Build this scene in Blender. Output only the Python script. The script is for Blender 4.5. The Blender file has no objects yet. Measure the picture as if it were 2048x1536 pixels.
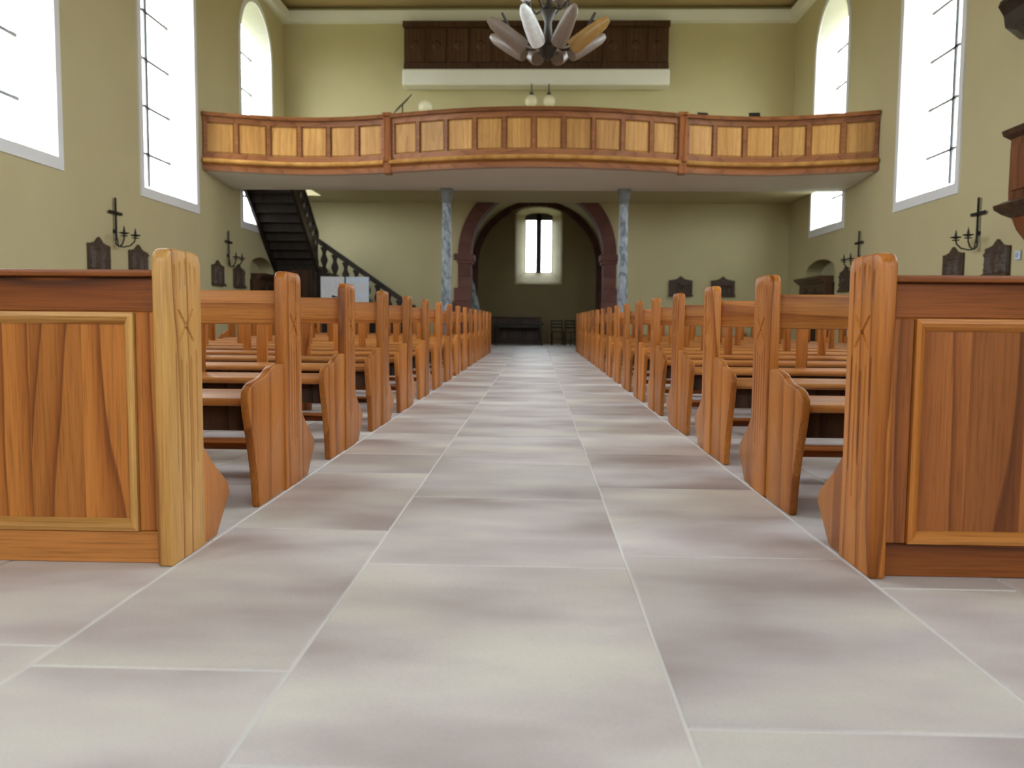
import bpy, bmesh, math, random
from mathutils import Vector, Matrix, noise
random.seed(7)
S = bpy.context.scene
COL = S.collection
PI = math.pi

# ------------------------------------------------------------------ camera
FPX, CAMH = 1640.0, 0.72
dvec = Vector((1074-1024, 643-768, FPX)).normalized()          # aisle direction in lens axes (x right, y down, z forward)
xr = Vector((1.0, 0.011, 0.0)); xr.z = -(xr.x*dvec.x + xr.y*dvec.y)/dvec.z; xr.normalize()
up = xr.cross(dvec)
if up.y > 0: up = -up
Rw = Matrix((xr, dvec, up))                                     # world <- lens
cam_m = Matrix((Rw @ Vector((1,0,0)), Rw @ Vector((0,-1,0)), Rw @ Vector((0,0,-1)))).transposed().to_4x4()
cam_m.translation = (0, 0, CAMH)
cd = bpy.data.cameras.new('camera'); cam = bpy.data.objects.new('camera', cd); COL.objects.link(cam)
cam.matrix_world = cam_m
cd.sensor_fit = 'HORIZONTAL'; cd.sensor_width = 36.0; cd.lens = FPX/2048*36.0
cd.clip_start = 0.05; cd.clip_end = 200
cd.dof.use_dof = True; cd.dof.focus_distance = 3.5; cd.dof.aperture_fstop = 3.2
S.camera = cam

# ------------------------------------------------------------------ sky and exposure
W = bpy.data.worlds.new('overcast_sky'); S.world = W; W.use_nodes = True
nt = W.node_tree; nt.nodes.clear()
wo = nt.nodes.new('ShaderNodeOutputWorld'); bg = nt.nodes.new('ShaderNodeBackground')
tc = nt.nodes.new('ShaderNodeTexCoord'); sp = nt.nodes.new('ShaderNodeSeparateXYZ'); rp = nt.nodes.new('ShaderNodeValToRGB')
mp = nt.nodes.new('ShaderNodeMapRange'); mp.inputs[1].default_value = -1; mp.inputs[2].default_value = 1
nt.links.new(tc.outputs['Generated'], sp.inputs[0]); nt.links.new(sp.outputs['Z'], mp.inputs[0]); nt.links.new(mp.outputs[0], rp.inputs[0])
rp.color_ramp.elements[0].position = 0.47; rp.color_ramp.elements[0].color = (0.16, 0.17, 0.11, 1)
rp.color_ramp.elements[1].position = 0.53; rp.color_ramp.elements[1].color = (0.90, 0.96, 1.06, 1)
nt.links.new(rp.outputs[0], bg.inputs[0]); bg.inputs[1].default_value = 10.0
nt.links.new(bg.outputs[0], wo.inputs[0])
S.view_settings.view_transform = 'Standard'; S.view_settings.look = 'None'
S.view_settings.gamma = 1.0; S.view_settings.use_curve_mapping = False
S.view_settings.exposure = 0.74

# room dimensions
WL, WR, YB, YF, ZC = -6.75, 6.6, 22.0, -7.0, 8.85
WT = 0.5
WIN_L = [(14.05, 16.2), (18.8, 20.9), (9.35, 11.5), (4.65, 6.8), (-4.75, -2.6)]
WIN_R = [(13.4, 15.5), (18.25, 20.25), (7.4, 9.5), (2.8, 4.9), (-6.4, -4.3)]
ZS, ZSPR = 2.96, 7.1                                            # window opening: sill, spring line
def portal(loc, rot, sx, sy):
    l = bpy.data.lights.new('window_portal', 'AREA'); l.shape = 'RECTANGLE'; l.size = sx; l.size_y = sy
    l.energy = 1.0; l.cycles.is_portal = True
    o = bpy.data.objects.new('window_portal', l); o.location = loc; o.rotation_euler = rot; COL.objects.link(o)
for a, b in WIN_L: portal((WL-WT-0.05, (a+b)/2, 5.5), (0, -PI/2, 0), 5.6, 2.2)
for a, b in WIN_R: portal((WR+WT+0.05, (a+b)/2, 5.5), (0, PI/2, 0), 5.6, 2.2)
portal((0.03, 27.75, 3.2), (-PI/2, 0, 0), 1.1, 2.3)
for x in (-4.0, 4.0): portal((x, YF-WT-0.05, 5.5), (PI/2, 0, 0), 2.4, 5.6)

# ------------------------------------------------------------------ material helpers
def new_mat(name):
    m = bpy.data.materials.new(name); m.use_nodes = True
    n = m.node_tree; b = n.nodes['Principled BSDF']
    return m, n, b
def nd(n, t, **kw):
    x = n.nodes.new(t)
    for k, v in kw.items(): setattr(x, k, v)
    return x
def ramp(n, src, stops):
    r = nd(n, 'ShaderNodeValToRGB'); e = r.color_ramp.elements
    while len(e) < len(stops): e.new(0.5)
    for i, (p, c) in enumerate(stops): e[i].position = p; e[i].color = (*c, 1)
    n.links.new(src, r.inputs[0]); return r.outputs[0]
def mix(n, fac, a, b, mode='MIX'):
    m = nd(n, 'ShaderNodeMix', data_type='RGBA', blend_type=mode)
    for sock, v in ((m.inputs[0], fac), (m.inputs[6], a), (m.inputs[7], b)):
        if hasattr(v, 'is_linked'): n.links.new(v, sock)
        else: sock.default_value = v if isinstance(v, (int, float)) else (*v, 1)
    return m.outputs[2]
def coords(n, scale, spread=(0, 0, 0)):
    t = nd(n, 'ShaderNodeTexCoord'); oi = nd(n, 'ShaderNodeObjectInfo')
    k = nd(n, 'ShaderNodeVectorMath', operation='MULTIPLY'); 
    cb = nd(n, 'ShaderNodeCombineXYZ')
    f = [1.0, 17.31, 41.7]
    for i in range(3):
        mm = nd(n, 'ShaderNodeMath', operation='MULTIPLY'); n.links.new(oi.outputs['Random'], mm.inputs[0]); mm.inputs[1].default_value = f[i]
        fr = nd(n, 'ShaderNodeMath', operation='FRACT'); n.links.new(mm.outputs[0], fr.inputs[0])
        sb = nd(n, 'ShaderNodeMath', operation='SUBTRACT'); n.links.new(fr.outputs[0], sb.inputs[0]); sb.inputs[1].default_value = 0.5
        n.links.new(sb.outputs[0], cb.inputs[i])
    n.links.new(cb.outputs[0], k.inputs[0]); k.inputs[1].default_value = spread
    a = nd(n, 'ShaderNodeVectorMath', operation='ADD'); n.links.new(t.outputs['Object'], a.inputs[0]); n.links.new(k.outputs[0], a.inputs[1])
    s = nd(n, 'ShaderNodeVectorMath', operation='MULTIPLY'); n.links.new(a.outputs[0], s.inputs[0]); s.inputs[1].default_value = scale
    return a.outputs[0], s.outputs[0], oi
def noise_tex(n, vec, scale, detail=3, rough=0.55):
    t = nd(n, 'ShaderNodeTexNoise'); n.links.new(vec, t.inputs['Vector'])
    t.inputs['Scale'].default_value = scale; t.inputs['Detail'].default_value = detail; t.inputs['Roughness'].default_value = rough
    return t.outputs['Fac']
def bump(n, b, h, dist, strength=0.5):
    bp = nd(n, 'ShaderNodeBump'); bp.inputs['Distance'].default_value = dist; bp.inputs['Strength'].default_value = strength
    n.links.new(h, bp.inputs['Height']); n.links.new(bp.outputs[0], b.inputs['Normal'])

def wood(name, light, mid, dark, axis='Z', rough=0.36, ring=3.0, vary=0.2, lines=1.0):
    """flat-sawn board: stretched, warped growth rings (cathedral figure) with thin dark lines, plus fine pores"""
    m, n, b = new_mat(name)
    ax = 'XYZ'.index(axis)
    sc = [1, 1, 1]; sc[ax] = 0.11
    spd = [0.55, 0.55, 0.55]; spd[ax] = 9.0
    raw, st, oi = coords(n, tuple(sc), tuple(spd))
    wn_ = nd(n, 'ShaderNodeTexNoise'); n.links.new(st, wn_.inputs['Vector']); wn_.inputs['Scale'].default_value = 2.6; wn_.inputs['Detail'].default_value = 1.5
    sub = nd(n, 'ShaderNodeVectorMath', operation='SUBTRACT'); n.links.new(wn_.outputs['Color'], sub.inputs[0]); sub.inputs[1].default_value = (0.5, 0.5, 0.5)
    scl = nd(n, 'ShaderNodeVectorMath', operation='SCALE'); n.links.new(sub.outputs[0], scl.inputs[0]); scl.inputs['Scale'].default_value = 0.42
    add = nd(n, 'ShaderNodeVectorMath', operation='ADD'); n.links.new(st, add.inputs[0]); n.links.new(scl.outputs[0], add.inputs[1])
    wv = nd(n, 'ShaderNodeTexWave', wave_type='RINGS', rings_direction=axis, wave_profile='SAW')
    n.links.new(add.outputs[0], wv.inputs['Vector'])
    wv.inputs['Scale'].default_value = ring; wv.inputs['Distortion'].default_value = 1.2
    wv.inputs['Detail'].default_value = 2.0; wv.inputs['Detail Scale'].default_value = 3.0
    dk = tuple(d*lines+mi*(1-lines) for d, mi in zip(dark, mid))
    c = ramp(n, wv.outputs['Fac'], [(0.0, light), (0.5, light), (0.84, mid), (0.965, dk), (1.0, mid)])
    fs = [1, 1, 1]; fs[ax] = 0.025
    f = nd(n, 'ShaderNodeVectorMath', operation='MULTIPLY'); n.links.new(raw, f.inputs[0]); f.inputs[1].default_value = fs
    fib = noise_tex(n, f.outputs[0], 190, 3, 0.65)
    fr = ramp(n, fib, [(0.32, (0.66, 0.62, 0.56)), (0.5, (0.98, 0.97, 0.96)), (0.66, (1.10, 1.08, 1.05))])
    c = mix(n, 0.9, c, fr, 'MULTIPLY')
    big = noise_tex(n, st, 4.0, 2)
    bc = ramp(n, big, [(0.3, (0.76, 0.68, 0.60)), (0.7, (1.12, 1.14, 1.16))])
    c = mix(n, 0.85, c, bc, 'MULTIPLY')
    rr = ramp(n, oi.outputs['Random'], [(0.0, (1-vary,)*3), (0.5, (1, 0.98, 0.96)), (1.0, (1+vary*0.6,)*3)])
    c = mix(n, 1.0, c, rr, 'MULTIPLY')
    n.links.new(c, b.inputs['Base Color'])
    b.inputs['Roughness'].default_value = rough; b.inputs['Specular IOR Level'].default_value = 0.28
    bump(n, b, fib, 0.0006, 0.4)
    return m
L_, M_, D_ = (0.45, 0.165, 0.032), (0.34, 0.11, 0.018), (0.13, 0.034, 0.005)
OAK_V = wood('oak_upright_grain', L_, M_, D_, 'Z', lines=0.7, ring=4.5)
OAK_W = wood('oak_broad_upright_grain', L_, M_, D_, 'Z', lines=0.3, ring=2.0)
OAK_H = wood('oak_lengthwise_grain', (0.52, 0.215, 0.055), (0.42, 0.155, 0.033), (0.2, 0.06, 0.01), 'X', lines=0.5)
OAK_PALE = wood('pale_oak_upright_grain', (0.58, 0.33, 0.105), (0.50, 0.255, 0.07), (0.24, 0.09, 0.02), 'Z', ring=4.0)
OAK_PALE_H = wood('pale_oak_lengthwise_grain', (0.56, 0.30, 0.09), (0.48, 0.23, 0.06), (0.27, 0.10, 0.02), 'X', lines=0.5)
OAK_RED_H = wood('reddish_oak_lengthwise_grain', (0.27, 0.082, 0.017), (0.20, 0.055, 0.010), (0.075, 0.02, 0.005), 'X')
OAK_RED_V = wood('reddish_oak_upright_grain', (0.31, 0.105, 0.026), (0.245, 0.076, 0.018), (0.10, 0.028, 0.006), 'Z', lines=0.7)
HONEY = wood('honey_panel_wood', (0.56, 0.30, 0.09), (0.50, 0.255, 0.07), (0.36, 0.16, 0.04), 'Z', lines=0.4, vary=0.12)
GAL = wood('gallery_frame_wood', (0.30, 0.115, 0.04), (0.25, 0.09, 0.03), (0.15, 0.05, 0.015), 'X', lines=0.6)
DARKW = wood('blackened_stair_wood', (0.030, 0.020, 0.014), (0.022, 0.014, 0.010), (0.012, 0.008, 0.006), 'Z', rough=0.42)
BROWN = wood('dark_brown_wood', (0.085, 0.042, 0.022), (0.062, 0.029, 0.015), (0.03, 0.014, 0.008), 'Z', rough=0.4)
PULP = wood('pulpit_wood', (0.22, 0.085, 0.035), (0.17, 0.062, 0.025), (0.09, 0.03, 0.012), 'Z', rough=0.4)

def plaster(name, c0, c1, rough=0.85):
    m, n, b = new_mat(name)
    raw, st, oi = coords(n, (1, 1, 1))
    a = noise_tex(n, raw, 0.7, 4)
    c = ramp(n, a, [(0.3, c0), (0.7, c1)])
    n.links.new(c, b.inputs['Base Color']); b.inputs['Roughness'].default_value = rough
    bump(n, b, noise_tex(n, raw, 60, 4), 0.002, 0.25)
    return m
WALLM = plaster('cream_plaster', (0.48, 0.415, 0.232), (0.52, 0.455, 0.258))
CEILM = plaster('shade_browned_ceiling_plaster', (0.36, 0.26, 0.115), (0.40, 0.29, 0.13))  # brown of the shaded ceiling put into the base colour
WHITEM = plaster('off_white_plaster', (0.72, 0.70, 0.62), (0.78, 0.76, 0.69))
TRIMM = plaster('grey_white_window_trim', (0.70, 0.70, 0.70), (0.76, 0.76, 0.76))
TOWERM = plaster('shade_darkened_tower_plaster', (0.32, 0.26, 0.14), (0.36, 0.295, 0.16))  # same plaster as the nave, with the tower's dimness mixed into its colour

def stone(name, c0, c1, c2, scale=1.6, rough=0.5, vary=0.1, per=(5, 5, 5)):
    m, n, b = new_mat(name)
    raw, st, oi = coords(n, (1, 2.1, 1), per)
    a = noise_tex(n, st, scale, 3, 0.5)
    c = ramp(n, a, [(0.32, c0), (0.5, c1), (0.68, c2)])
    fine = ramp(n, noise_tex(n, raw, 220, 2), [(0.3, (0.94,)*3), (0.7, (1.04,)*3)])
    c = mix(n, 1.0, c, fine, 'MULTIPLY')
    rr = ramp(n, oi.outputs['Random'], [(0.0, (1-vary, 1-vary*1.05, 1-vary*1.0)), (0.5, (1.0, 0.985, 0.97)), (1.0, (1+vary*0.5, 1+vary*0.5, 1+vary*0.5))])
    c = mix(n, 1.0, c, rr, 'MULTIPLY')
    n.links.new(c, b.inputs['Base Color']); b.inputs['Roughness'].default_value = rough; b.inputs['Specular IOR Level'].default_value = 0.35
    bump(n, b, noise_tex(n, raw, 90, 3), 0.0012, 0.3)
    return m
SLABM = stone('pale_pink_sandstone_slab', (0.44, 0.38, 0.38), (0.59, 0.545, 0.545), (0.70, 0.675, 0.62), 1.3, 0.5, 0.13)
GROUT, _n, _b = new_mat('pale_joint_mortar'); _b.inputs['Base Color'].default_value = (0.72, 0.70, 0.68, 1); _b.inputs['Roughness'].default_value = 0.9
REDST = stone('red_sandstone_block', (0.115, 0.047, 0.037), (0.145, 0.06, 0.047), (0.17, 0.074, 0.058), 2.2, 0.85, 0.12)
def marble(name, base, vein):
    m, n, b = new_mat(name)
    raw, st, oi = coords(n, (1, 1, 0.55), (3, 3, 3))
    w = nd(n, 'ShaderNodeTexWave', wave_type='BANDS', bands_direction='DIAGONAL'); n.links.new(st, w.inputs['Vector'])
    w.inputs['Scale'].default_value = 2.2; w.inputs['Distortion'].default_value = 9; w.inputs['Detail'].default_value = 4; w.inputs['Detail Scale'].default_value = 2.0
    c = ramp(n, w.outputs['Fac'], [(0.0, vein), (0.35, base), (0.8, tuple(min(1, x*1.25) for x in base)), (1.0, base)])
    k = ramp(n, noise_tex(n, raw, 7, 4), [(0.35, (0.72,)*3), (0.6, (1.05,)*3)])
    c = mix(n, 0.9, c, k, 'MULTIPLY')
    n.links.new(c, b.inputs['Base Color']); b.inputs['Roughness'].default_value = 0.45
    return m
MARB = marble('grey_veined_marble', (0.25, 0.275, 0.30), (0.12, 0.14, 0.16))
GREENM = marble('green_grey_marble', (0.30, 0.35, 0.32), (0.12, 0.15, 0.14))
def plain(name, c, rough=0.5, metal=0.0):
    m, n, b = new_mat(name)
    raw, st, oi = coords(n, (1, 1, 1))
    k = ramp(n, noise_tex(n, raw, 25, 3), [(0.3, tuple(x*0.88 for x in c)), (0.7, tuple(min(1, x*1.08) for x in c))])
    n.links.new(k, b.inputs['Base Color']); b.inputs['Roughness'].default_value = rough; b.inputs['Metallic'].default_value = metal
    return m
IRON = plain('black_wrought_iron', (0.014, 0.014, 0.016), 0.5, 0.3)
LEAD = plain('grey_lead_bar', (0.20, 0.20, 0.21), 0.6)
DARKLEAD = plain('dark_window_stonework', (0.09, 0.08, 0.085), 0.7)
BRONZE = plain('dark_carved_relief_wood', (0.062, 0.036, 0.020), 0.6)
DARKMET = plain('dark_bronze_metal', (0.05, 0.042, 0.036), 0.4, 0.6)
OPAL = plain('opal_white_glass', (0.78, 0.80, 0.80), 0.25)
AMBER = plain('amber_glass', (0.34, 0.19, 0.055), 0.3)
BEIGE = plain('smoked_beige_glass', (0.20, 0.15, 0.115), 0.35)
CREAMG = plain('cream_globe_glass', (0.80, 0.74, 0.50), 0.3)
PAPER = plain('white_board_surface', (0.78, 0.78, 0.82), 0.6)
PAPERB = plain('cool_lit_board_surface', (0.70, 0.78, 0.92), 0.6)  # bluer copy of the board white; the turned panel's cooler light is painted in
PLASTIC = plain('white_switch_plastic', (0.62, 0.68, 0.78), 0.4)
GLASS = bpy.data.materials.new('clear_window_glass'); GLASS.use_nodes = True
n = GLASS.node_tree; n.nodes.clear()
o_ = n.nodes.new('ShaderNodeOutputMaterial'); t_ = n.nodes.new('ShaderNodeBsdfTransparent'); g_ = n.nodes.new('ShaderNodeBsdfGlossy'); x_ = n.nodes.new('ShaderNodeMixShader')
t_.inputs[0].default_value = (0.96, 0.98, 0.97, 1); g_.inputs['Roughness'].default_value = 0.05; x_.inputs[0].default_value = 0.05
n.links.new(t_.outputs[0], x_.inputs[1]); n.links.new(g_.outputs[0], x_.inputs[2]); n.links.new(x_.outputs[0], o_.inputs[0])

# ------------------------------------------------------------------ mesh helpers
def nb(): return bmesh.new()
def box(bm, x0, x1, y0, y1, z0, z1):
    v = [bm.verts.new((x, y, z)) for x in (x0, x1) for y in (y0, y1) for z in (z0, z1)]
    for f in ((0,1,3,2), (4,6,7,5), (0,4,5,1), (2,3,7,6), (0,2,6,4), (1,5,7,3)): bm.faces.new([v[i] for i in f])
    return bm
def prism(bm, pts, axis, a0, a1):
    def mk(p, a):
        return {'x': (a, p[0], p[1]), 'y': (p[0], a, p[1]), 'z': (p[0], p[1], a)}[axis]
    A = [bm.verts.new(mk(p, a0)) for p in pts]; B = [bm.verts.new(mk(p, a1)) for p in pts]
    k = len(pts)
    bm.faces.new(A); bm.faces.new(B[::-1])
    for i in range(k): bm.faces.new((A[i], B[i], B[(i+1) % k], A[(i+1) % k]))
    return bm
def loft(bm, rings, caps=True):
    R = [[bm.verts.new(p) for p in r] for r in rings]
    k = len(R[0])
    for a, b in zip(R, R[1:]):
        for i in range(k): bm.faces.new((a[i], a[(i+1) % k], b[(i+1) % k], b[i]))
    if caps: bm.faces.new(R[0][::-1]); bm.faces.new(R[-1])
    return bm
def lathe(bm, prof, c=(0, 0, 0), n=16, rot=0.0, caps=True):
    rings = [[(c[0]+r*math.cos(2*PI*i/n+rot), c[1]+r*math.sin(2*PI*i/n+rot), c[2]+z) for i in range(n)] for r, z in prof]
    return loft(bm, rings, caps)
def tube(bm, pts, r, n=8):
    pts = [Vector(p) for p in pts]; rings = []
    for i, p in enumerate(pts):
        t = (pts[min(i+1, len(pts)-1)] - pts[max(i-1, 0)]).normalized()
        a = t.orthogonal() if abs(t.z) > 0.99 else t.cross(Vector((0, 0, 1)))
        a.normalize(); b = t.cross(a)
        rr = r[i] if isinstance(r, (list, tuple)) else r
        rings.append([p + a*rr*math.cos(2*PI*k/n) + b*rr*math.sin(2*PI*k/n) for k in range(n)])
    return loft(bm, rings)
def bev(bm, w, seg=2, ang=35):
    bmesh.ops.recalc_face_normals(bm, faces=bm.faces[:])
    e = [x for x in bm.edges if len(x.link_faces) == 2 and x.calc_face_angle(0) > math.radians(ang)]
    bmesh.ops.bevel(bm, geom=e, offset=w, segments=seg, affect='EDGES', profile=0.5, clamp_overlap=True)
    return bm
def mesh(name, bm, mat, smooth=False):
    bmesh.ops.recalc_face_normals(bm, faces=bm.faces[:])
    me = bpy.data.meshes.new(name); bm.to_mesh(me); bm.free()
    for mm in (mat if isinstance(mat, list) else [mat]): me.materials.append(mm)
    if smooth:
        me.polygons.foreach_set('use_smooth', [True]*len(me.polygons))
        me.set_sharp_from_angle(angle=math.radians(40))
    return me
def link(name, me, parent=None, loc=(0, 0, 0), rz=0.0):
    o = bpy.data.objects.new(name, me); COL.objects.link(o); o.parent = parent; o.location = loc; o.rotation_euler = (0, 0, rz)
    return o
def obj(name, bm, mat, parent=None, loc=(0, 0, 0), smooth=False, rz=0.0):
    return link(name, mesh(name, bm, mat, smooth), parent, loc, rz)
def tag(o, label=None, cat=None, group=None, kind=None):
    for k, v in (('label', label), ('category', cat), ('group', group), ('kind', kind)):
        if v: o[k] = v
    return o
def thing(name, label, cat, loc=(0, 0, 0), rz=0.0, group=None):
    o = bpy.data.objects.new(name, None); COL.objects.link(o); o.location = loc; o.rotation_euler = (0, 0, rz)
    o.empty_display_size = 0.1
    return tag(o, label, cat, group)
def struct(name, bm=None, mat=None, loc=(0, 0, 0)):
    o = obj(name, bm, mat, None, loc) if bm else link(name, None, None, loc)
    o['kind'] = 'structure'; return o
def kids(o): return [c for c in bpy.data.objects if c.parent == o]
def copy_tree(o, loc=None, rz=None, parent=None):
    c = o.copy(); COL.objects.link(c); c.parent = parent
    if loc is not None: c.location = loc
    if rz is not None: c.rotation_euler = (0, 0, rz)
    for k in kids(o): copy_tree(k, None, None, c)
    return c
def cut(o, bms):
    """carve closed shapes out of an object once, keep the result as plain mesh"""
    cs = []
    for bm in bms:
        bmesh.ops.recalc_face_normals(bm, faces=bm.faces[:])
        me = bpy.data.meshes.new('cutter'); bm.to_mesh(me); bm.free()
        c = bpy.data.objects.new('cutter', me); COL.objects.link(c); c.parent = o; cs.append(c)
        md = o.modifiers.new('cut', 'BOOLEAN'); md.operation = 'DIFFERENCE'; md.solver = 'EXACT'; md.object = c
    bpy.context.view_layer.update()
    dg = bpy.context.evaluated_depsgraph_get()
    me = bpy.data.meshes.new_from_object(o.evaluated_get(dg)); old = o.data
    o.modifiers.clear(); o.data = me; me.name = old.name
    for c in cs:
        m_ = c.data; bpy.data.objects.remove(c); bpy.data.meshes.remove(m_)
    if not me.materials:
        for mm in old.materials: me.materials.append(mm)
    return o

# ------------------------------------------------------------------ floor: mortar bed and stone slabs
floor = struct('floor', box(nb(), WL-0.6, WR+0.6, YF-0.6, 27.2, -0.25, -0.004), GROUT)
AIS = (-1.045, -0.50, 0.275, 0.945)
colx = [WL-0.5, -5.95, -5.1, -4.25, -3.5, -2.75, -2.1, -1.55] + list(AIS) + [1.32, 2.0, 2.7, 3.45, 4.2, 5.0, 5.8, WR+0.5]
fixed = {7+1: [0.55, 1.62, 2.76, 3.825, 4.355, 5.09], 7+2: [0.2, 1.26, 2.37, 3.31, 4.10, 5.09, 6.18, 7.0, 7.6], 7+3: [0.35, 1.42, 2.50, 3.55, 4.47, 5.4]}
slab_n = 0; rest = nb()
G = 0.0045
shared = {}
for c in range(len(colx)-1):
    x0, x1 = colx[c], colx[c+1]
    ys = list(fixed.get(c, [0.3+random.random()*0.6]))
    ylo = [ys[0]]
    while ylo[0] > YF-0.5: ylo.insert(0, ylo[0]-random.uniform(0.75, 1.15))
    ys = ylo[:-1] + ys
    while ys[-1] < 27.1: ys.append(ys[-1]+random.uniform(0.72, 1.15))
    for a, b in zip(ys, ys[1:]):
        near = (8 <= c <= 10 and 0.3 < b and a < 25) or (6 <= c <= 12 and 0.6 < b and a < 9.5) or (3 <= c <= 15 and 0.6 < b and a < 4.5)
        if near and slab_n < 298:
            cx, cy = (x0+x1)/2, (a+b)/2
            bm = box(nb(), -(x1-x0)/2+G, (x1-x0)/2-G, -(b-a)/2+G, (b-a)/2-G, -0.06, random.uniform(-0.0012, 0.0004))
            bmesh.ops.recalc_face_normals(bm, faces=bm.faces[:])
            te = [e for e in bm.edges if all(v.co.z > -0.05 for v in e.verts)]
            bmesh.ops.bevel(bm, geom=te, offset=0.002, segments=1, affect='EDGES')
            o = obj('slab', bm, SLABM, floor, (cx, cy, 0)); slab_n += 1
        else:
            box(rest, x0+G, x1-G, a+G, b-G, -0.06, random.uniform(-0.0012, 0.0004))
tag(obj('outer_slabs', rest, SLABM, floor), kind='stuff')

# ------------------------------------------------------------------ walls with window openings
def arch_pts(a, b, z0, zs, n=14, rise=None):
    r = (b-a)/2; h = r if rise is None else rise; c = (a+b)/2
    return [(a, z0), (b, z0)] + [(c+r*math.cos(PI*i/n), zs+h*math.sin(PI*i/n)) for i in range(n+1)]
def scaled(a, b, k): c = (a+b)/2; return c-(b-a)/2*k, c+(b-a)/2*k
def splay(axis, pin, a_in, pout, a_out):
    def mk(p, a): return (a, p[0], p[1]) if axis == 'x' else (p[0], a, p[1])
    return loft(nb(), [[mk(p, a_in) for p in pin], [mk(p, a_out) for p in pout]])
def win_cut(axis, a, b, xin, xout, z0=ZS, zs=ZSPR):
    a, b, z0, zs = a-0.015, b+0.015, z0-0.015, zs+0.01
    c, d = scaled(a, b, 0.86)
    s = 1 if xout > xin else -1
    return splay(axis, arch_pts(a, b, z0, zs), xin-0.02*s, arch_pts(c, d, z0+0.16, zs), xout+0.02*s)
wl = struct('wall_left', box(nb(), WL-WT, WL, YF-WT, YB+WT, -0.2, ZC+0.3), WALLM)
cut(wl, [win_cut('x', a, b, WL, WL-WT) for a, b in WIN_L] + [prism(nb(), arch_pts(19.2, 20.9, -0.1, 1.92, rise=0.3), 'x', WL+0.02, WL-0.38)])
wr = struct('wall_right', box(nb(), WR, WR+WT, YF-WT, YB+WT, -0.2, ZC+0.3), WALLM)
cut(wr, [win_cut('x', a, b, WR, WR+WT) for a, b in WIN_R] + [prism(nb(), arch_pts(18.55, 20.55, -0.1, 1.92, rise=0.3), 'x', WR-0.02, WR+0.38)])
wf = struct('wall_front', box(nb(), WL, WR, YF-WT, YF, -0.2, ZC+0.3), WALLM)
cut(wf, [win_cut('y', x-1.1, x+1.1, YF, YF-WT) for x in (-4.0, 4.0)])
wb = struct('wall_back', box(nb(), WL, WR, YB, YB+0.6, -0.2, ZC+0.3), WALLM)
ARX, ARZ = -0.02, 2.5
def arc(cx, cz, r, n=24): return [(cx+r*math.cos(PI*i/n), cz+r*math.sin(PI*i/n)) for i in range(n+1)]
cut(wb, [prism(nb(), [(ARX-1.8, -0.1), (ARX+1.8, -0.1)] + arc(ARX, ARZ, 1.8), 'y', YB-0.1, YB+0.7)])
struct('ceiling', box(nb(), WL, WR, YF, YB, ZC, ZC+0.25), CEILM)
for i, (nm, b_) in enumerate((('trim_1', (WL, WR, YB-0.22, YB, 8.45, 8.72)), ('trim_2', (WL, WL+0.22, YF, YB-0.22, 8.45, 8.72)), ('trim_3', (WR-0.22, WR, YF, YB-0.22, 8.45, 8.72)))):
    x0, x1, y0, y1, z0, z1 = b_
    bm = nb(); box(bm, x0, x1, y0, y1, z0, z0+0.1)
    box(bm, x0, x1, y0, y1, z0+0.1, z1)
    struct(nm, bm, WHITEM)

# windows: surround, lead bars, glass
wn = 0
def window(axis, a, b, xin, xout):
    global wn
    wn += 1
    w = struct('window_%d' % wn)
    s = 1 if xin > xout else -1                       # towards the room
    def mk(p, t): return (t, p[0], p[1]) if axis == 'x' else (p[0], t, p[1])
    ins = arch_pts(a, b, ZS, ZSPR); outs = arch_pts(a-0.13, b+0.13, ZS-0.17, ZSPR, rise=(b-a)/2+0.13)
    bm = nb(); k = len(ins); t0, t1 = xin-0.01*s, xin+0.025*s
    I0 = [bm.verts.new(mk(p, t0)) for p in ins]; I1 = [bm.verts.new(mk(p, t1)) for p in ins]
    O0 = [bm.verts.new(mk(p, t0)) for p in outs]; O1 = [bm.verts.new(mk(p, t1)) for p in outs]
    for i in range(k):
        j = (i+1) % k
        bm.faces.new((I1[i], I1[j], O1[j], O1[i])); bm.faces.new((I0[i], I0[j], O0[j], O0[i]))
        bm.faces.new((I0[i], I0[j], I1[j], I1[i])); bm.faces.new((O0[i], O0[j], O1[j], O1[i]))
    obj('window_frame', bm, TRIMM, w)
    c, d = scaled(a, b, 0.86); g = xout+0.06*s
    bmL = splay(axis, arch_pts(a, b, ZS, ZSPR), xin-0.012*s, arch_pts(c, d, ZS+0.16, ZSPR), xout)   # white plaster lining
    for f in [f for f in bmL.faces if len(f.verts) > 4]: bmL.faces.remove(f)
    obj('reveal', bmL, WHITEM, w)
    pts = arch_pts(c+0.01, d-0.01, ZS+0.17, ZSPR)
    bm = nb(); prism(bm, pts, axis, g-0.006*s, g)
    obj('pane', bm, GLASS, w)
    m_ = (c+d)/2
    bm = nb()
    def bar(u0, u1, z0, z1):
        if axis == 'x': box(bm, min(g+0.03*s, g), max(g+0.03*s, g), u0, u1, z0, z1)
        else: box(bm, u0, u1, min(g+0.03*s, g), max(g+0.03*s, g), z0, z1)
    bar(m_-0.05, m_+0.05, ZS+0.17, ZSPR+(d-c)/2-0.01)
    obj('mullion', bm, LEAD, w)
    for i in range(5):
        bm = nb(); z = ZS+0.75+i*0.85
        bar(c+0.01, d-0.01, z-0.022, z+0.022)
        obj('glazing_bar', bm, LEAD, w)
for a, b in WIN_L: window('x', a, b, WL, WL-WT)
for a, b in WIN_R: window('x', a, b, WR, WR+WT)
for x in (-4.0, 4.0): window('y', x-1.1, x+1.1, YF, YF-WT)

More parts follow.
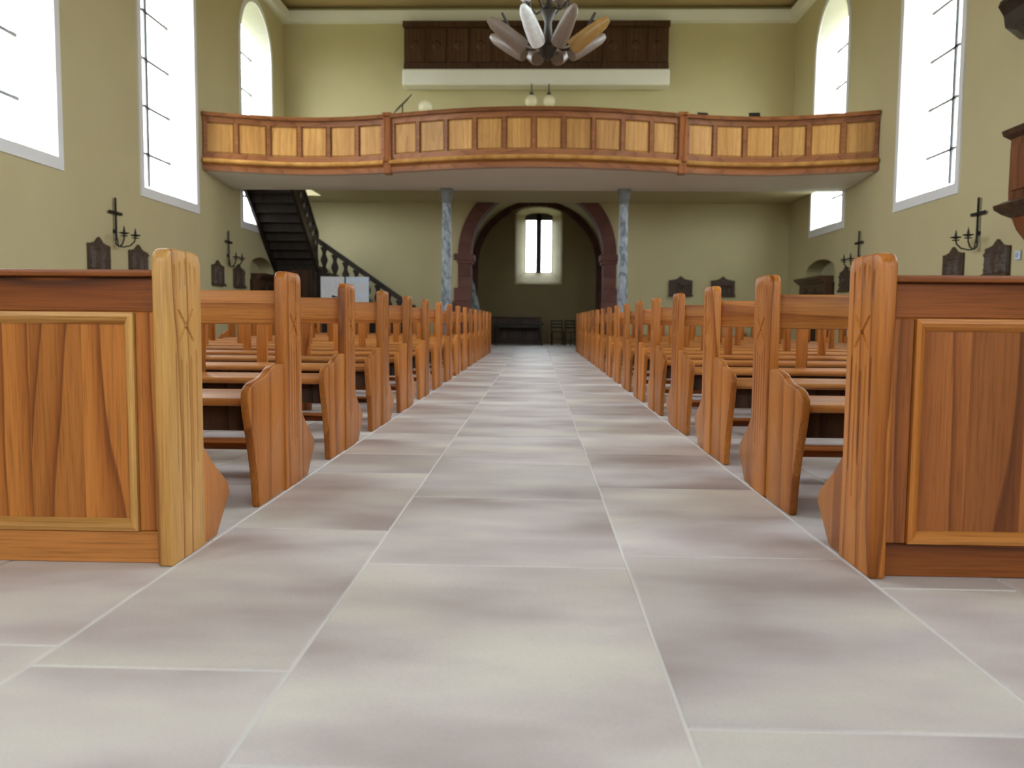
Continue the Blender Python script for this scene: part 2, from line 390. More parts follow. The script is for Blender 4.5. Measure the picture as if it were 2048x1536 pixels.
# ------------------------------------------------------------------ tower chamber behind the arch
TX, TZ, TYB = 2.12, 2.5, 27.0
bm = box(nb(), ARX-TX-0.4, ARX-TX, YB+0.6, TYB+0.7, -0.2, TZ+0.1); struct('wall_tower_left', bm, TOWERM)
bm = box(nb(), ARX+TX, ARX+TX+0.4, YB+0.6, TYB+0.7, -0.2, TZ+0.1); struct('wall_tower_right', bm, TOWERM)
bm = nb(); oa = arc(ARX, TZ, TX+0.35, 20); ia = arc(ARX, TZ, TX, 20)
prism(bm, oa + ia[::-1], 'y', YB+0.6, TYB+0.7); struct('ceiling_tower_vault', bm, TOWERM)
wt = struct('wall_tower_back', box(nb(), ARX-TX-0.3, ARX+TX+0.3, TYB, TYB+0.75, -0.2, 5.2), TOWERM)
TW = 0.03
def seg(a, b, z0, zs, h, n=8): return arch_pts(a, b, z0, zs, n, h)
nin, nout = seg(TW-0.77, TW+0.77, 1.93, 4.2, 0.22), seg(TW-0.45, TW+0.45, 2.34, 4.17, 0.12)
cut(wt, [splay('y', nin, TYB-0.02, nout, TYB+0.55), prism(nb(), nout, 'y', TYB+0.5, TYB+0.8)])
wn += 1
tw = struct('window_%d' % wn)
sk = splay('y', nin, TYB-0.004, nout, TYB+0.5)
for f in [f for f in sk.faces if len(f.verts) > 4]: sk.faces.remove(f)
bmesh.ops.scale(sk, vec=(0.997, 1, 0.997), space=Matrix.Translation((-TW, 0, -3.1)), verts=sk.verts)
obj('splayed_reveal', sk, plaster('weathered_niche_plaster', (0.46, 0.40, 0.25), (0.66, 0.60, 0.42)), tw)
bm = nb(); box(bm, TW-0.088, TW+0.088, TYB+0.5, TYB+0.58, 2.34, 4.28); obj('mullion', bev(bm, 0.02, 1), DARKLEAD, tw)
bm = nb(); prism(bm, seg(TW-0.45, TW+0.45, 4.06, 4.17, 0.12), 'y', TYB+0.5, TYB+0.58); obj('window_head', bm, DARKLEAD, tw)
bm = nb()
for s in (-1, 1): box(bm, TW+s*0.435-0.014, TW+s*0.435+0.014, TYB+0.51, TYB+0.57, 2.34, 4.1)
obj('side_bars', bm, DARKLEAD, tw)
bm = nb(); box(bm, TW-0.45, TW+0.45, TYB+0.51, TYB+0.57, 2.33, 2.36); obj('bottom_bar', bm, DARKLEAD, tw)
for s in (-1, 1):
    bm = nb(); x0, x1 = sorted((TW+s*0.085, TW+s*0.425)); box(bm, x0, x1, TYB+0.56, TYB+0.568, 2.35, 4.15); obj('pane', bm, GLASS, tw)

# red sandstone arch: voussoirs, imposts and pier blocks
ra = thing('stone_arch', 'red sandstone arch on stepped piers opening into the dark tower room', 'arch', (ARX, YB, 0))
NV = 15
for i in range(NV):
    t0, t1 = PI*i/NV+0.0012, PI*(i+1)/NV-0.0012
    pts = [(2.10*math.cos(t0+(t1-t0)*k/3), ARZ+2.10*math.sin(t0+(t1-t0)*k/3)) for k in range(4)] + [(1.76*math.cos(t1-(t1-t0)*k/3), ARZ+1.76*math.sin(t1-(t1-t0)*k/3)) for k in range(4)]
    bm = prism(nb(), pts, 'y', -0.05-random.uniform(0, 0.008), 0.62); obj('voussoir', bm, REDST, ra)
for s in (-1, 1):
    def blk(nm, a, b, z0, z1, y0=-0.05):
        x0, x1 = sorted((s*a, s*b)); obj(nm, bev(box(nb(), x0, x1, y0, 0.62, z0, z1), 0.008, 1), REDST, ra)
    blk('impost', 1.68, 2.21, 2.33, 2.499, -0.09); blk('impost', 1.72, 2.13, 2.25, 2.329, -0.07)
    for z0, z1 in ((1.90, 2.248), (1.60, 1.898)): blk('pier_block', 1.77, 2.10, z0, z1)
    for z0, z1 in ((1.25, 1.598), ): blk('pier_block', 1.77, 2.2, z0, z1, -0.08)
    for z0, z1 in ((0.85, 1.248), (0.42, 0.848), (0.0, 0.418)): blk('pier_block', 1.76, 2.25, z0, z1, -0.11)
rb = thing('vault_rib', 'dark stone rib arching over the window on the tower back wall', 'rib', (ARX, TYB, 0))
for i in range(11):
    t0, t1 = PI*i/11+0.003, PI*(i+1)/11-0.003
    pts = [(2.115*math.cos(t0+(t1-t0)*k/3), TZ+2.115*math.sin(t0+(t1-t0)*k/3)) for k in range(4)] + [(1.93*math.cos(t1-(t1-t0)*k/3), TZ+1.93*math.sin(t1-(t1-t0)*k/3)) for k in range(4)]
    obj('rib_stone', prism(nb(), pts, 'y', -0.22, -0.005), REDST, rb)
for s in (-1, 1):
    x0, x1 = sorted((s*1.93, s*2.115)); obj('rib_shaft', box(nb(), x0, x1, -0.22, -0.005, 0, TZ-0.003), REDST, rb)

# ------------------------------------------------------------------ gallery across the nave
GZ0, GZ1 = 3.70, 4.83
def gal_y(x):
    pts = [(-6.75, 16.55), (-6.2, 16.75), (-5.3, 17.0), (-4.6, 17.06), (-3.8, 16.98), (-3.05, 16.78), (-2.2, 16.5), (-1.2, 16.25), (0.0, 16.15),
           (1.1, 16.25), (2.1, 16.48), (2.85, 16.70), (3.6, 16.88), (4.4, 16.95), (5.1, 16.88), (6.0, 16.62), (6.6, 16.4)]
    x = max(-6.75, min(6.6, x))
    for i in range(len(pts)-1):
        (xa, ya), (xb, yb) = pts[i], pts[i+1]
        if xa <= x <= xb:
            ma = (pts[min(i+1, len(pts)-1)][1]-pts[max(i-1, 0)][1])/(pts[min(i+1, len(pts)-1)][0]-pts[max(i-1, 0)][0])
            mb = (pts[min(i+2, len(pts)-1)][1]-pts[i][1])/(pts[min(i+2, len(pts)-1)][0]-pts[i][0])
            h = xb-xa; t = (x-xa)/h
            return (2*t**3-3*t*t+1)*ya+(t**3-2*t*t+t)*h*ma+(-2*t**3+3*t*t)*yb+(t**3-t*t)*h*mb
    return pts[-1][1]
ga = thing('gallery', 'wooden gallery with honey panelled wavy parapet spanning the nave under the loft', 'gallery', (0, 0, 0))
def sweep(name, prof, mat, x0, x1, n):
    """profile (offset towards nave, z) carried along the wavy front"""
    rings = []
    for i in range(n+1):
        x = x0+(x1-x0)*i/n; y = gal_y(x); d = (gal_y(min(x+0.02, 6.6))-gal_y(max(x-0.02, -6.75)))/(min(x+0.02, 6.6)-max(x-0.02, -6.75))
        nx, ny = d/math.hypot(1, d), -1/math.hypot(1, d)
        rings.append([(min(6.59, max(-6.74, x+nx*p[0])), y+ny*p[0], p[1]) for p in prof])
    return obj(name, loft(nb(), rings), mat, ga, smooth=True)
xs = (-6.74, -3.05, 2.85, 6.59)
for k in range(3):
    a, b = xs[k]+0.06*(k > 0), xs[k+1]-0.06*(k < 2)
    sweep('handrail', [(0.06, 4.77), (0.07, 4.81), (0.05, 4.845), (-0.16, 4.845), (-0.16, 4.77)], GAL, a, b, 22)
    sweep('top_rail', [(0.0, 4.66), (0.0, 4.77), (-0.08, 4.77), (-0.08, 4.66)], GAL, a, b, 22)
    sweep('base_rail', [(0.0, 3.94), (0.0, 4.05), (-0.08, 4.05), (-0.08, 3.94)], GAL, a, b, 22)
    sweep('base_moulding', [(0.02, 3.835), (0.08, 3.86), (0.095, 3.89), (0.06, 3.935), (-0.08, 3.935), (-0.08, 3.835)], HONEY, a, b, 22)
    sweep('fascia', [(0.0, GZ0+0.03), (0.02, GZ0), (0.03, GZ0+0.09), (0.0, 3.83), (-0.1, 3.83), (-0.1, GZ0)], GAL, a, b, 22)
    npan = (6, 10, 6)[k]
    for i in range(npan+1):                                       # stiles
        x = a+(b-a)*i/npan; x = min(max(x, a+0.05), b-0.05); an = math.atan((gal_y(x+0.02)-gal_y(x-0.02))/0.04)
        obj('stile', box(nb(), -0.036, 0.036, 0.0, 0.08, 4.05, 4.66), GAL, ga, (x, gal_y(x), 0), rz=an)
    for i in range(npan):
        xa, xb = a+(b-a)*i/npan+0.03, a+(b-a)*(i+1)/npan-0.03
        pa, pb = Vector((xa, gal_y(xa), 0)), Vector((xb, gal_y(xb), 0)); w = (pb-pa).length; an = math.atan2(pb.y-pa.y, pb.x-pa.x)
        bm = nb(); box(bm, 0, w, 0.05, 0.075, 4.04, 4.67)
        loft(bm, [[(u*w if False else (0.012 if u == 0 else w-0.012), 0.05, z) for u, z in ((0, 4.065), (1, 4.065), (1, 4.65), (0, 4.65))], [((0.035 if u == 0 else w-0.035), 0.03, z) for u, z in ((0, 4.085), (1, 4.085), (1, 4.63), (0, 4.63))]])
        obj('panel', bm, HONEY, ga, pa, rz=an)
for x in (-3.05, 2.85):
    bm = nb(); box(bm, -0.075, 0.075, -0.06, 0.16, GZ0-0.03, 4.80); box(bm, -0.1, 0.1, -0.09, 0.18, 4.80, 4.87); box(bm, -0.09, 0.09, -0.1, 0.16, 3.9, 4.0)
    obj('gallery_post', bev(bm, 0.01, 1), OAK_RED_V, ga, (x, gal_y(x), 0))
# deck, sloping plaster soffit, beam
rings = [[(x, gal_y(x)+0.05, 3.71), (x, 17.9, 3.59), (x, 17.9, 3.84), (x, 17.9, 4.05), (x, gal_y(x)+0.05, 4.05)] for x in [WL+0.01+(WR-WL-0.02)*i/48 for i in range(49)]]
obj('soffit', loft(nb(), rings), WHITEM, ga, smooth=False)
obj('beam', box(nb(), WL+0.01, WR-0.01, 17.902, 18.32, 3.59, 4.05), WHITEM, ga)
bm = nb(); box(bm, -5.5, WR-0.01, 18.322, YB-0.01, 3.85, 4.05); obj('deck', bm, WALLM, ga)
bm = nb(); box(bm, WL+0.01, -5.502, 20.9, YB-0.01, 3.85, 4.05); obj('deck', bm, WALLM, ga)

# marble columns under the beam
def column(x, label):
    t = thing('marble_column', label, 'column', (x, 18.12, 0), group='columns under the gallery')
    bm = nb(); lathe(bm, [(0.128, 0.12), (0.115, 1.6), (0.096, 3.28)], n=8, rot=PI/8); obj('shaft', bm, MARB, t)
    bm = nb(); box(bm, -0.15, 0.15, -0.1, 0.14, 0.0, 0.08); lathe(bm, [(0.15, 0.08), (0.13, 0.125)], n=8, rot=PI/8); obj('base', bm, MARB, t)
    bm = nb(); lathe(bm, [(0.10, 3.275), (0.125, 3.32), (0.105, 3.35), (0.135, 3.46), (0.14, 3.50)], n=8, rot=PI/8); box(bm, -0.13, 0.13, -0.13, 0.13, 3.50, 3.588)
    obj('capital', bm, plain('dark_capital_stone', (0.16, 0.165, 0.16), 0.7), t)
column(-2.0, 'grey marble column left of the tower arch'); column(1.86, 'grey marble column right of the tower arch')

# upper loft on the back wall
lo = thing('upper_loft', 'dark wooden loft front on a white ledge high on the back wall', 'loft', (-0.11, YB, 0))
obj('ledge', bev(box(nb(), -3.42, 3.42, -0.5, -0.005, 6.76, 7.16), 0.03, 1), WHITEM, lo)
obj('back_board', box(nb(), -3.40, 3.40, -0.30, -0.005, 7.162, 8.36), BROWN, lo)
obj('loft_handrail', box(nb(), -3.42, 3.42, -0.42, -0.305, 8.24, 8.38), BROWN, lo)
obj('loft_base', box(nb(), -3.40, 3.40, -0.38, -0.305, 7.165, 7.33), BROWN, lo)
for i in range(12):
    x = -3.40+6.8*i/12
    bm = nb(); w = 6.8/12; box(bm, x+0.05, x+w-0.05, -0.335, -0.302, 7.38, 8.2); loft(bm, [[(x+w/2+0.12*math.cos(q*PI/4), -0.335, 7.8+0.12*math.sin(q*PI/4)) for q in range(8)], [(x+w/2+0.08*math.cos(q*PI/4), -0.365, 7.8+0.08*math.sin(q*PI/4)) for q in range(8)]])
    obj('loft_panel', bm, BROWN, lo)

# ------------------------------------------------------------------ pews
HALF = 1.9775
CXL, CXR = -1.045-HALF, 0.945+HALF
def row_y(n): return 2.30+1.085*(n-1)
def rounded_top(y0, y1, z0, z1, r, n=5):
    p = [(y0, z0), (y1, z0)]
    p += [(y1-r+r*math.cos(PI/2*i/n), z1-r+r*math.sin(PI/2*i/n)) for i in range(n+1)]
    p += [(y0+r-r*math.sin(PI/2*i/n), z1-r+r*math.cos(PI/2*i/n)) for i in range(n+1)]
    return p
def catmull(P, n=4):
    out = []
    for i in range(len(P)-1):
        p0, p1, p2, p3 = (Vector(P[max(i-1, 0)]), Vector(P[i]), Vector(P[i+1]), Vector(P[min(i+2, len(P)-1)]))
        for k in range(n):
            t = k/n
            out.append(0.5*((2*p1)+(p2-p0)*t+(2*p0-5*p1+4*p2-p3)*t*t+(3*p1-p0-3*p2+p3)*t**3))
    out.append(Vector(P[-1])); return [(q.x, q.y) for q in out]
def post_mesh(face):                                              # face: +1 carved side looks to +x
    t = 0.047
    bm = prism(nb(), rounded_top(0, 0.236, 0, 0.92, 0.042), 'x', -t, 0.0)
    bev(bm, 0.009, 3)
    o = obj('end_post', bm, OAK_V)
    cs = []
    def groove(y0, z0, y1, z1, w=0.008, d=0.012):
        p, q = Vector((0, y0, z0)), Vector((0, y1, z1)); dv = (q-p).normalized(); sd = Vector((0, -dv.z, dv.y))
        rings = []
        for c, k in ((p, 0.0), (p+dv*0.012, 1.0), (q-dv*0.012, 1.0), (q, 0.0)):
            rings.append([c+sd*w+Vector((0.004, 0, 0)), c-sd*w+Vector((0.004, 0, 0)), c+Vector((-0.0015-d*k, 0, 0))])
        b = loft(nb(), rings); cs.append(b)
    ys = (0.048, 0.083, 0.118, 0.153, 0.188)
    for i, y in enumerate(ys):
        groove(y, (0.876, 0.888, 0.896, 0.888, 0.876)[i], y, (0.775, 0.795, 0.812, 0.795, 0.775)[i])
        groove(y, (0.628, 0.606, 0.592, 0.606, 0.628)[i], y, (0.27, 0.20, 0.17, 0.20, 0.27)[i])
    groove(0.066, 0.747, 0.172, 0.650, 0.0085, 0.012); groove(0.172, 0.747, 0.066, 0.650, 0.0085, 0.012)
    cut(o, cs)
    me = o.data; bpy.data.objects.remove(o)
    me.polygons.foreach_set('use_smooth', [True]*len(me.polygons)); me.set_sharp_from_angle(angle=math.radians(30))
    if face < 0:
        me = me.copy()
        for v in me.vertices: v.co.x = -v.co.x
        me.flip_normals()
    return me
POST_P, POST_N = post_mesh(1), post_mesh(-1)
wing_top = catmull([(0.1, 0.535), (-0.05, 0.536), (-0.11, 0.534), (-0.165, 0.524), (-0.21, 0.507), (-0.265, 0.494), (-0.33, 0.487), (-0.385, 0.476), (-0.417, 0.450), (-0.419, 0.40), (-0.395, 0.32), (-0.365, 0.235), (-0.335, 0.128), (-0.315, 0.0)])
flange = [(0.35, 0.0), (0.41, 0.062), (0.47, 0.12), (0.462, 0.158), (0.335, 0.247), (0.262, 0.31), (0.236, 0.345), (0.1, 0.345)]
def panel_mesh(name, pts):
    return mesh(name, bev(prism(nb(), pts, 'x', -0.042, -0.009), 0.008, 2), OAK_W, True)
WING = panel_mesh('arm_panel', wing_top + [(0.1, 0.0)])
FLANGE = panel_mesh('rear_foot', [(0.1, 0.0)] + flange)
def flip(me):
    me = me.copy()
    for v in me.vertices: v.co.x = -v.co.x
    me.flip_normals(); return me
WING_N, FLANGE_N = flip(WING), flip(FLANGE)
def bull(y0, y1, z0, z1, x0, x1):
    r = (z1-z0)/2; c = (z0+z1)/2
    pts = [(y1, z0), (y1, z1)] + [(y0+r-r*math.sin(PI*i/6), c+r*math.cos(PI*i/6)) for i in range(7)]
    return prism(nb(), pts, 'x', x0, x1)
IN = HALF-0.043
SEAT = mesh('seat', bull(-0.35, 0.055, 0.391, 0.422, -IN, IN), OAK_H, True)
RAIL = mesh('top_rail', bev(box(nb(), -IN, IN, 0.085, 0.125, 0.698, 0.842), 0.008, 2), OAK_H, True)
APRON = mesh('seat_apron', box(nb(), -IN, IN, -0.24, -0.215, 0.285, 0.387), BROWN)
SLAT = mesh('back_slat', bev(box(nb(), -0.037, 0.037, 0.09, 0.12, 0.36, 0.697), 0.005, 1), OAK_V)
LEG = mesh('seat_leg', bev(prism(nb(), [(-0.12, 0.0), (-0.12, 0.05), (-0.145, 0.28), (-0.17, 0.30), (-0.17, 0.387), (0.17, 0.387), (0.17, 0.30), (0.145, 0.28), (0.12, 0.05), (0.12, 0.0)], 'y', -0.21, -0.165), 0.004, 1), OAK_RED_V)
KNEEL = mesh('kneeler', bev(box(nb(), -IN, IN, 0.30, 0.455, 0.122, 0.156), 0.008, 2), OAK_RED_H, True)
OFFS = (0.865, 1.745, 2.60, 3.38)
def pew(side):
    t = thing('church_pew', 'pew', 'pew', group='oak pews beside the aisle')
    for s, p, w, f in ((1, POST_P, WING, FLANGE), (-1, POST_N, WING_N, FLANGE_N)):
        link('end_post', p, t, (s*HALF, 0, 0)); link('arm_panel', w, t, (s*HALF, 0, 0)); link('rear_foot', f, t, (s*HALF, 0, 0))
    link('seat', SEAT, t); link('top_rail', RAIL, t); link('seat_apron', APRON, t); link('kneeler', KNEEL, t)
    for q in OFFS:
        x = side*(HALF-q)
        link('back_slat', SLAT, t, (x, 0, 0)); link('seat_leg', LEG, t, (x, 0, 0))
    return t
ORD = ['', 'first', 'second', 'third', 'fourth', 'fifth', 'sixth', 'seventh', 'eighth', 'ninth', 'tenth', 'eleventh', 'twelfth', 'thirteenth', 'fourteenth', 'fifteenth', 'sixteenth']
for side, cx, nm, nrow in ((1, CXL, 'left', 16), (-1, CXR, 'right', 17)):
    proto = pew(side)
    for n_ in range(2, nrow+1):
        o = proto if n_ == 2 else copy_tree(proto)
        o.location = (cx, row_y(n_), 0)
        if n_ == nrow: w_ = 'last pew, farthest from the front desk'
        else: w_ = '%s pew behind the panelled front desk' % ORD[n_-1]
        o['label'] = 'oak pew with curved arm, %s, %s of the aisle' % (w_, nm)

# panelled front desks
def desk(side, cx, label, mats):
    V, Hh, POSTM, MOULD, MOULDH, PAN, CAP, FRZ = mats
    t = thing('kneeling_desk', label, 'pew front', (cx, row_y(1), 0), group='panelled desks before the pews')
    for s, p, f in ((1, POST_P, FLANGE), (-1, POST_N, FLANGE_N)):
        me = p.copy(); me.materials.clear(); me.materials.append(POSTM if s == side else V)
        link('end_post', me, t, (s*HALF, 0, 0)); link('rear_foot', f, t, (s*HALF, 0, 0))
    a = HALF-0.048
    obj('cap_rail', bev(box(nb(), -a, a, 0.012, 0.225, 0.838, 0.857), 0.004, 2), CAP, t, smooth=True)
    obj('frieze_board', bev(box(nb(), -a, a, 0.035, 0.075, 0.738, 0.836), 0.003, 1), FRZ, t)
    obj('base_board', bev(box(nb(), -a, a, 0.035, 0.075, 0.0, 0.095), 0.003, 1), Hh, t)
    nb_ = 5; bay = 2*a/nb_; sw = 0.062
    for i in range(nb_+1):
        x = -a+bay*i
        x0, x1 = max(x-sw, -a), min(x+sw, a)
        if i in (0, nb_): x0, x1 = (x, x+0.066) if i == 0 else (x-0.066, x)
        obj('stile', bev(box(nb(), x0, x1, 0.036, 0.074, 0.096, 0.737), 0.003, 1), V, t)
    for i in range(nb_):
        x0 = -a+bay*i+(0.067 if i == 0 else sw+0.001); x1 = -a+bay*(i+1)-(0.067 if i == nb_-1 else sw+0.001)
        z0, z1 = 0.097, 0.736; w = 0.034
        def strip(u):
            return None
        # four mitred mouldings
        prof = ((0.0, 0.045), (0.0, 0.026), (0.012, 0.022), (0.022, 0.03), (w, 0.046), (w, 0.05))
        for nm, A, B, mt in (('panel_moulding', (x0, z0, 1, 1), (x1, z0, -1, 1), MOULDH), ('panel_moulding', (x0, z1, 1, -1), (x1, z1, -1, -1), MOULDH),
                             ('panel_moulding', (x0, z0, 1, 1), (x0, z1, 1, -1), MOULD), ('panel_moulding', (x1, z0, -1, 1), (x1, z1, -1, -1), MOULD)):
            rings = [[(e[0]+e[2]*p, y, e[1]+e[3]*p) for p, y in prof] for e in (A, B)]
            obj(nm, loft(nb(), rings), mt, t)
        # field made of glued boards with fine seams
        k = 4; bw = (x1-x0-0.02)/k
        for j in range(k):
            xa = x0+0.01+bw*j
            obj('panel_board', box(nb(), xa+0.0002, xa+bw-0.0002, 0.048+random.uniform(0, 0.0006), 0.07, z0+0.01, z1-0.01), PAN, t)
    link('kneeler', KNEEL, t)
    return t
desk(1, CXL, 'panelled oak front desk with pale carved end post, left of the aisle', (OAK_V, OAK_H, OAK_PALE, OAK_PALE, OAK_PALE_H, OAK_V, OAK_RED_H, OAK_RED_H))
desk(-1, CXR, 'panelled oak front desk with fluted brown end post, right of the aisle', (OAK_RED_V, OAK_RED_H, OAK_V, OAK_V, OAK_H, OAK_RED_V, OAK_RED_H, OAK_RED_H))

# ------------------------------------------------------------------ staircase to the gallery
st = thing('staircase', 'blackened wooden staircase with wavy flat balusters rising to the gallery', 'staircase', (0, 0, 0))
SX0, SX1 = -5.62, -2.86
LZ = 2.10; NR = 11; rise = LZ/NR; run = (SX1-SX0)/(NR-1)
for i in range(1, NR):                                            # lower flight along the back wall
    x1 = SX1-run*(i-1); z = rise*i
    obj('tread', box(nb(), x1-run-0.02, x1+0.03, 21.06, YB-0.02, z-0.04, z), DARKW, st)
    obj('riser', box(nb(), x1-0.02, x1, 21.06, YB-0.02, z-rise, z-0.041), DARKW, st)
obj('landing', box(nb(), WL+0.02, SX0-0.021, 20.95, YB-0.02, LZ-0.12, LZ), DARKW, st)
sl = LZ/(SX1-SX0+run)
def zn(x): return max(0.0, (SX1+0.1-x)*sl)
obj('stringer', prism(nb(), [(SX0, zn(SX0)+0.08), (SX0, zn(SX0)-0.28), (SX1-0.35, 0.0), (SX1+0.12, 0.0), (SX1+0.12, 0.06)], 'y', 20.99, 21.05), DARKW, st)
obj('spandrel_panel', prism(nb(), [(SX0, 0.0), (SX0, zn(SX0)-0.281), (SX1-0.36, 0.0)], 'y', 21.01, 21.04), DARKW, st)
for i in range(5):
    obj('closet_board', box(nb(), WL+0.05+0.215*i, WL+0.05+0.215*(i+1)-0.008, 20.97, 21.0, 0, LZ-0.121), BROWN, st)
def wavy(h, w=0.085, n=18):
    L = []; 
    for i in range(n+1):
        z = h*i/n; L.append((w*(0.72+0.28*math.cos(2*PI*2.0*i/n))+0.006, z))
    return L
for i in range(NR-1):
    x = SX1-run*(i+0.5)+0.02; z0 = zn(x)+0.05; z1 = zn(x)+0.70
    pr = wavy(z1-z0); pts = [(x+a, z0+z) for a, z in pr] + [(x-a, z0+z) for a, z in pr[::-1]]
    obj('baluster', prism(nb(), pts, 'y', 21.0, 21.04), DARKW, st)
obj('handrail', prism(nb(), [(SX0-0.1, zn(SX0-0.1)+0.68), (SX1-0.32, zn(SX1-0.32)+0.68), (SX1-0.32, zn(SX1-0.32)+0.83), (SX0-0.1, zn(SX0-0.1)+0.83)], 'y', 20.96, 21.08), DARKW, st)
obj('newel_post', bev(box(nb(), SX1-0.38, SX1-0.26, 20.96, 21.08, 0, 1.12), 0.01, 1), DARKW, st)
bm = nb(); box(bm, SX0-0.14, SX0-0.01, 20.93, 21.06, 1.75, LZ+0.84); box(bm, SX0-0.16, SX0+0.01, 20.91, 21.08, LZ+0.84, LZ+0.88)
obj('newel_post', bev(bm, 0.01, 1), DARKW, st)
# upper flight towards the gallery front
NU = 10; ru, rn = (4.05-LZ)/NU, 0.248; UY = 20.93
for i in range(1, NU+1):
    y = UY-rn*(i-1); z = LZ+ru*i
    if i < NU: obj('tread', box(nb(), WL+0.09, SX0-0.02, y-rn-0.02, y+0.03, z-0.04, z), DARKW, st)
    obj('riser', box(nb(), WL+0.09, SX0-0.02, y-0.02, y, z-ru, z-0.041), DARKW, st)
us = ru/rn
for x0, x1 in ((WL+0.03, WL+0.09), (SX0-0.02, SX0+0.04)):
    ye = UY-rn*(NU-1)-0.02
    obj('stringer', prism(nb(), [(UY, LZ+0.12), (UY, LZ-0.16), (UY-0.2, LZ-0.16+0.0), (ye, LZ+(UY-ye)*us-0.16), (ye, LZ+(UY-ye)*us+0.16), (UY, LZ+0.2)][:2]+[(ye, LZ+(UY-ye)*us-0.16), (ye, LZ+(UY-ye)*us+0.16)], 'x', x0, x1), DARKW, st)
for i in range(NU):
    y = UY-rn*(i+0.4); z0 = LZ+(UY-y)*us+0.12; pr = wavy(0.58)
    pts = [(y+a, z0+z) for a, z in pr] + [(y-a, z0+z) for a, z in pr[::-1]]
    obj('baluster', prism(nb(), pts, 'x', SX0-0.01, SX0+0.03), DARKW, st)
ye = UY-rn*(NU-1)
obj('handrail', prism(nb(), [(UY, LZ+0.70), (ye, LZ+(UY-ye)*us+0.70), (ye, LZ+(UY-ye)*us+0.82), (UY, LZ+0.82)], 'x', SX0-0.03, SX0+0.05), DARKW, st)

# ------------------------------------------------------------------ confessionals in the wall niches
def confessional(x, y0, y1, s, label):
    yc = (y0+y1)/2; t = thing('confessional', label, 'cabinet', (x, yc, 0), group='wooden cabinets in the wall niches')
    h = (y1-y0)/2-0.06
    def bx(nm, a, b, p, q, z0, z1, m=BROWN, bv=0.0):
        x0, x1 = sorted((s*a, s*b)); bm = box(nb(), x0, x1, p, q, z0, z1)
        return obj(nm, bev(bm, bv, 1) if bv else bm, m, t)
    bx('body', -0.36, 0.16, -h, h, 0.0, 1.66, BROWN)
    bx('plinth', 0.161, 0.20, -h, h, 0.0, 0.14, BROWN)
    pts = [(0.0, 1.66), (0.20, 1.66), (0.23, 1.70), (0.30, 1.75), (0.32, 1.80), (0.0, 1.80)]
    obj('cornice', prism(nb(), [(s*a, z) for a, z in pts], 'y', -h-0.03 if False else -h, h), BROWN, t)
    for i in (-1, 0, 1):
        w = h/3-0.05; yy = i*2*h/3
        o = bx('door', 0.161, 0.185, yy-w, yy+w, 0.2, 1.55, BROWN, 0.008)
        bm = nb(); x0, x1 = sorted((s*0.186, s*0.20)); box(bm, x0, x1, yy-w+0.08, yy+w-0.08, 0.95, 1.47); obj('door_panel', bm, DARKW, o)
        bm = nb(); box(bm, x0, x1, yy-w+0.08, yy+w-0.08, 0.28, 0.85); obj('door_panel', bm, DARKW, o)
confessional(WL, 19.2, 20.9, 1, 'dark wooden cabinet in arched niche of left wall behind the stairs')
confessional(WR, 18.55, 20.55, -1, 'dark wooden cabinet with cornice in arched niche of right wall')

# ------------------------------------------------------------------ carved relief plaques
def plaque(loc, rz, label, seed):
    rnd = random.Random(seed)
    t = thing('relief_plaque', label, 'plaque', loc, rz, 'carved relief plaques on the walls')     # front looks to -y
    w, h = 0.31, 0.41
    pts = [(-w, 0.0), (w, 0.0), (w, h)] + [(x, z) for x, z in ((0.24, h+0.004), (0.16, h+0.02), (0.10, h+0.035), (0.075, h+0.06), (0.04, h+0.085), (0.0, h+0.115), (-0.04, h+0.085), (-0.075, h+0.06), (-0.10, h+0.035), (-0.16, h+0.02), (-0.24, h+0.004))] + [(-w, h)]
    obj('back_plate', bev(prism(nb(), pts, 'y', -0.045, 0.0), 0.006, 1), BRONZE, t)
    obj('ledge', bev(box(nb(), -w-0.012, w+0.012, -0.085, -0.046, -0.02, 0.035), 0.008, 1), BRONZE, t)
    # standing figures in relief
    N = 26; bm = nb(); V = []
    fig = [(rnd.uniform(-0.22, 0.22), rnd.uniform(0.25, 0.36), rnd.uniform(0.03, 0.055)) for _ in range(4)]
    for j in range(N+1):
        row = []
        for i in range(N+1):
            x = -w+0.02+(2*w-0.04)*i/N; z = 0.036+(h-0.04)*j/N; d = 0.0
            for fx, fz, fr in fig:
                d = max(d, 0.075*math.exp(-(((x-fx)/fr)**2+((z-fz)/fr)**2)*1.6))                  # head
                bwid = fr*(1.0+1.0*max(0, (fz-z))/0.3)
                if z < fz-fr*0.6: d = max(d, 0.045*math.exp(-((x-fx)/bwid)**2*1.5))             # robe
            d += 0.022*noise.noise(Vector((x*20+seed*3, z*18, seed)))
            row.append(bm.verts.new((x, -0.046-max(0, d), z)))
        V.append(row)
    for j in range(N):
        for i in range(N): bm.faces.new((V[j][i], V[j][i+1], V[j+1][i+1], V[j+1][i]))
    base = [bm.verts.new((x, -0.0455, z)) for x, z in ((-w+0.02, 0.036), (w-0.02, 0.036), (w-0.02, h-0.004), (-w+0.02, h-0.004))]
    obj('relief_figures', bm, BRONZE, t, smooth=True)
PZ = 1.43
plaque((WL, 12.5, PZ), PI/2, 'carved relief plaque on left wall, farthest left above the front desk', 1)
plaque((WL, 13.75, PZ), PI/2, 'carved relief plaque on left wall, right beside the pale post of the front desk', 2)
plaque((WL, 17.2, PZ), PI/2, 'carved relief plaque on left wall, left of the pair below the farther iron cross', 3)
plaque((WL, 18.42, PZ), PI/2, 'carved relief plaque on left wall, beside the arched niche', 4)
plaque((WR, 12.05, PZ), -PI/2, 'carved relief plaque on right wall beneath the pulpit', 5)
plaque((WR, 13.3, PZ), -PI/2, 'carved relief plaque on right wall, under the nearer iron cross', 6)
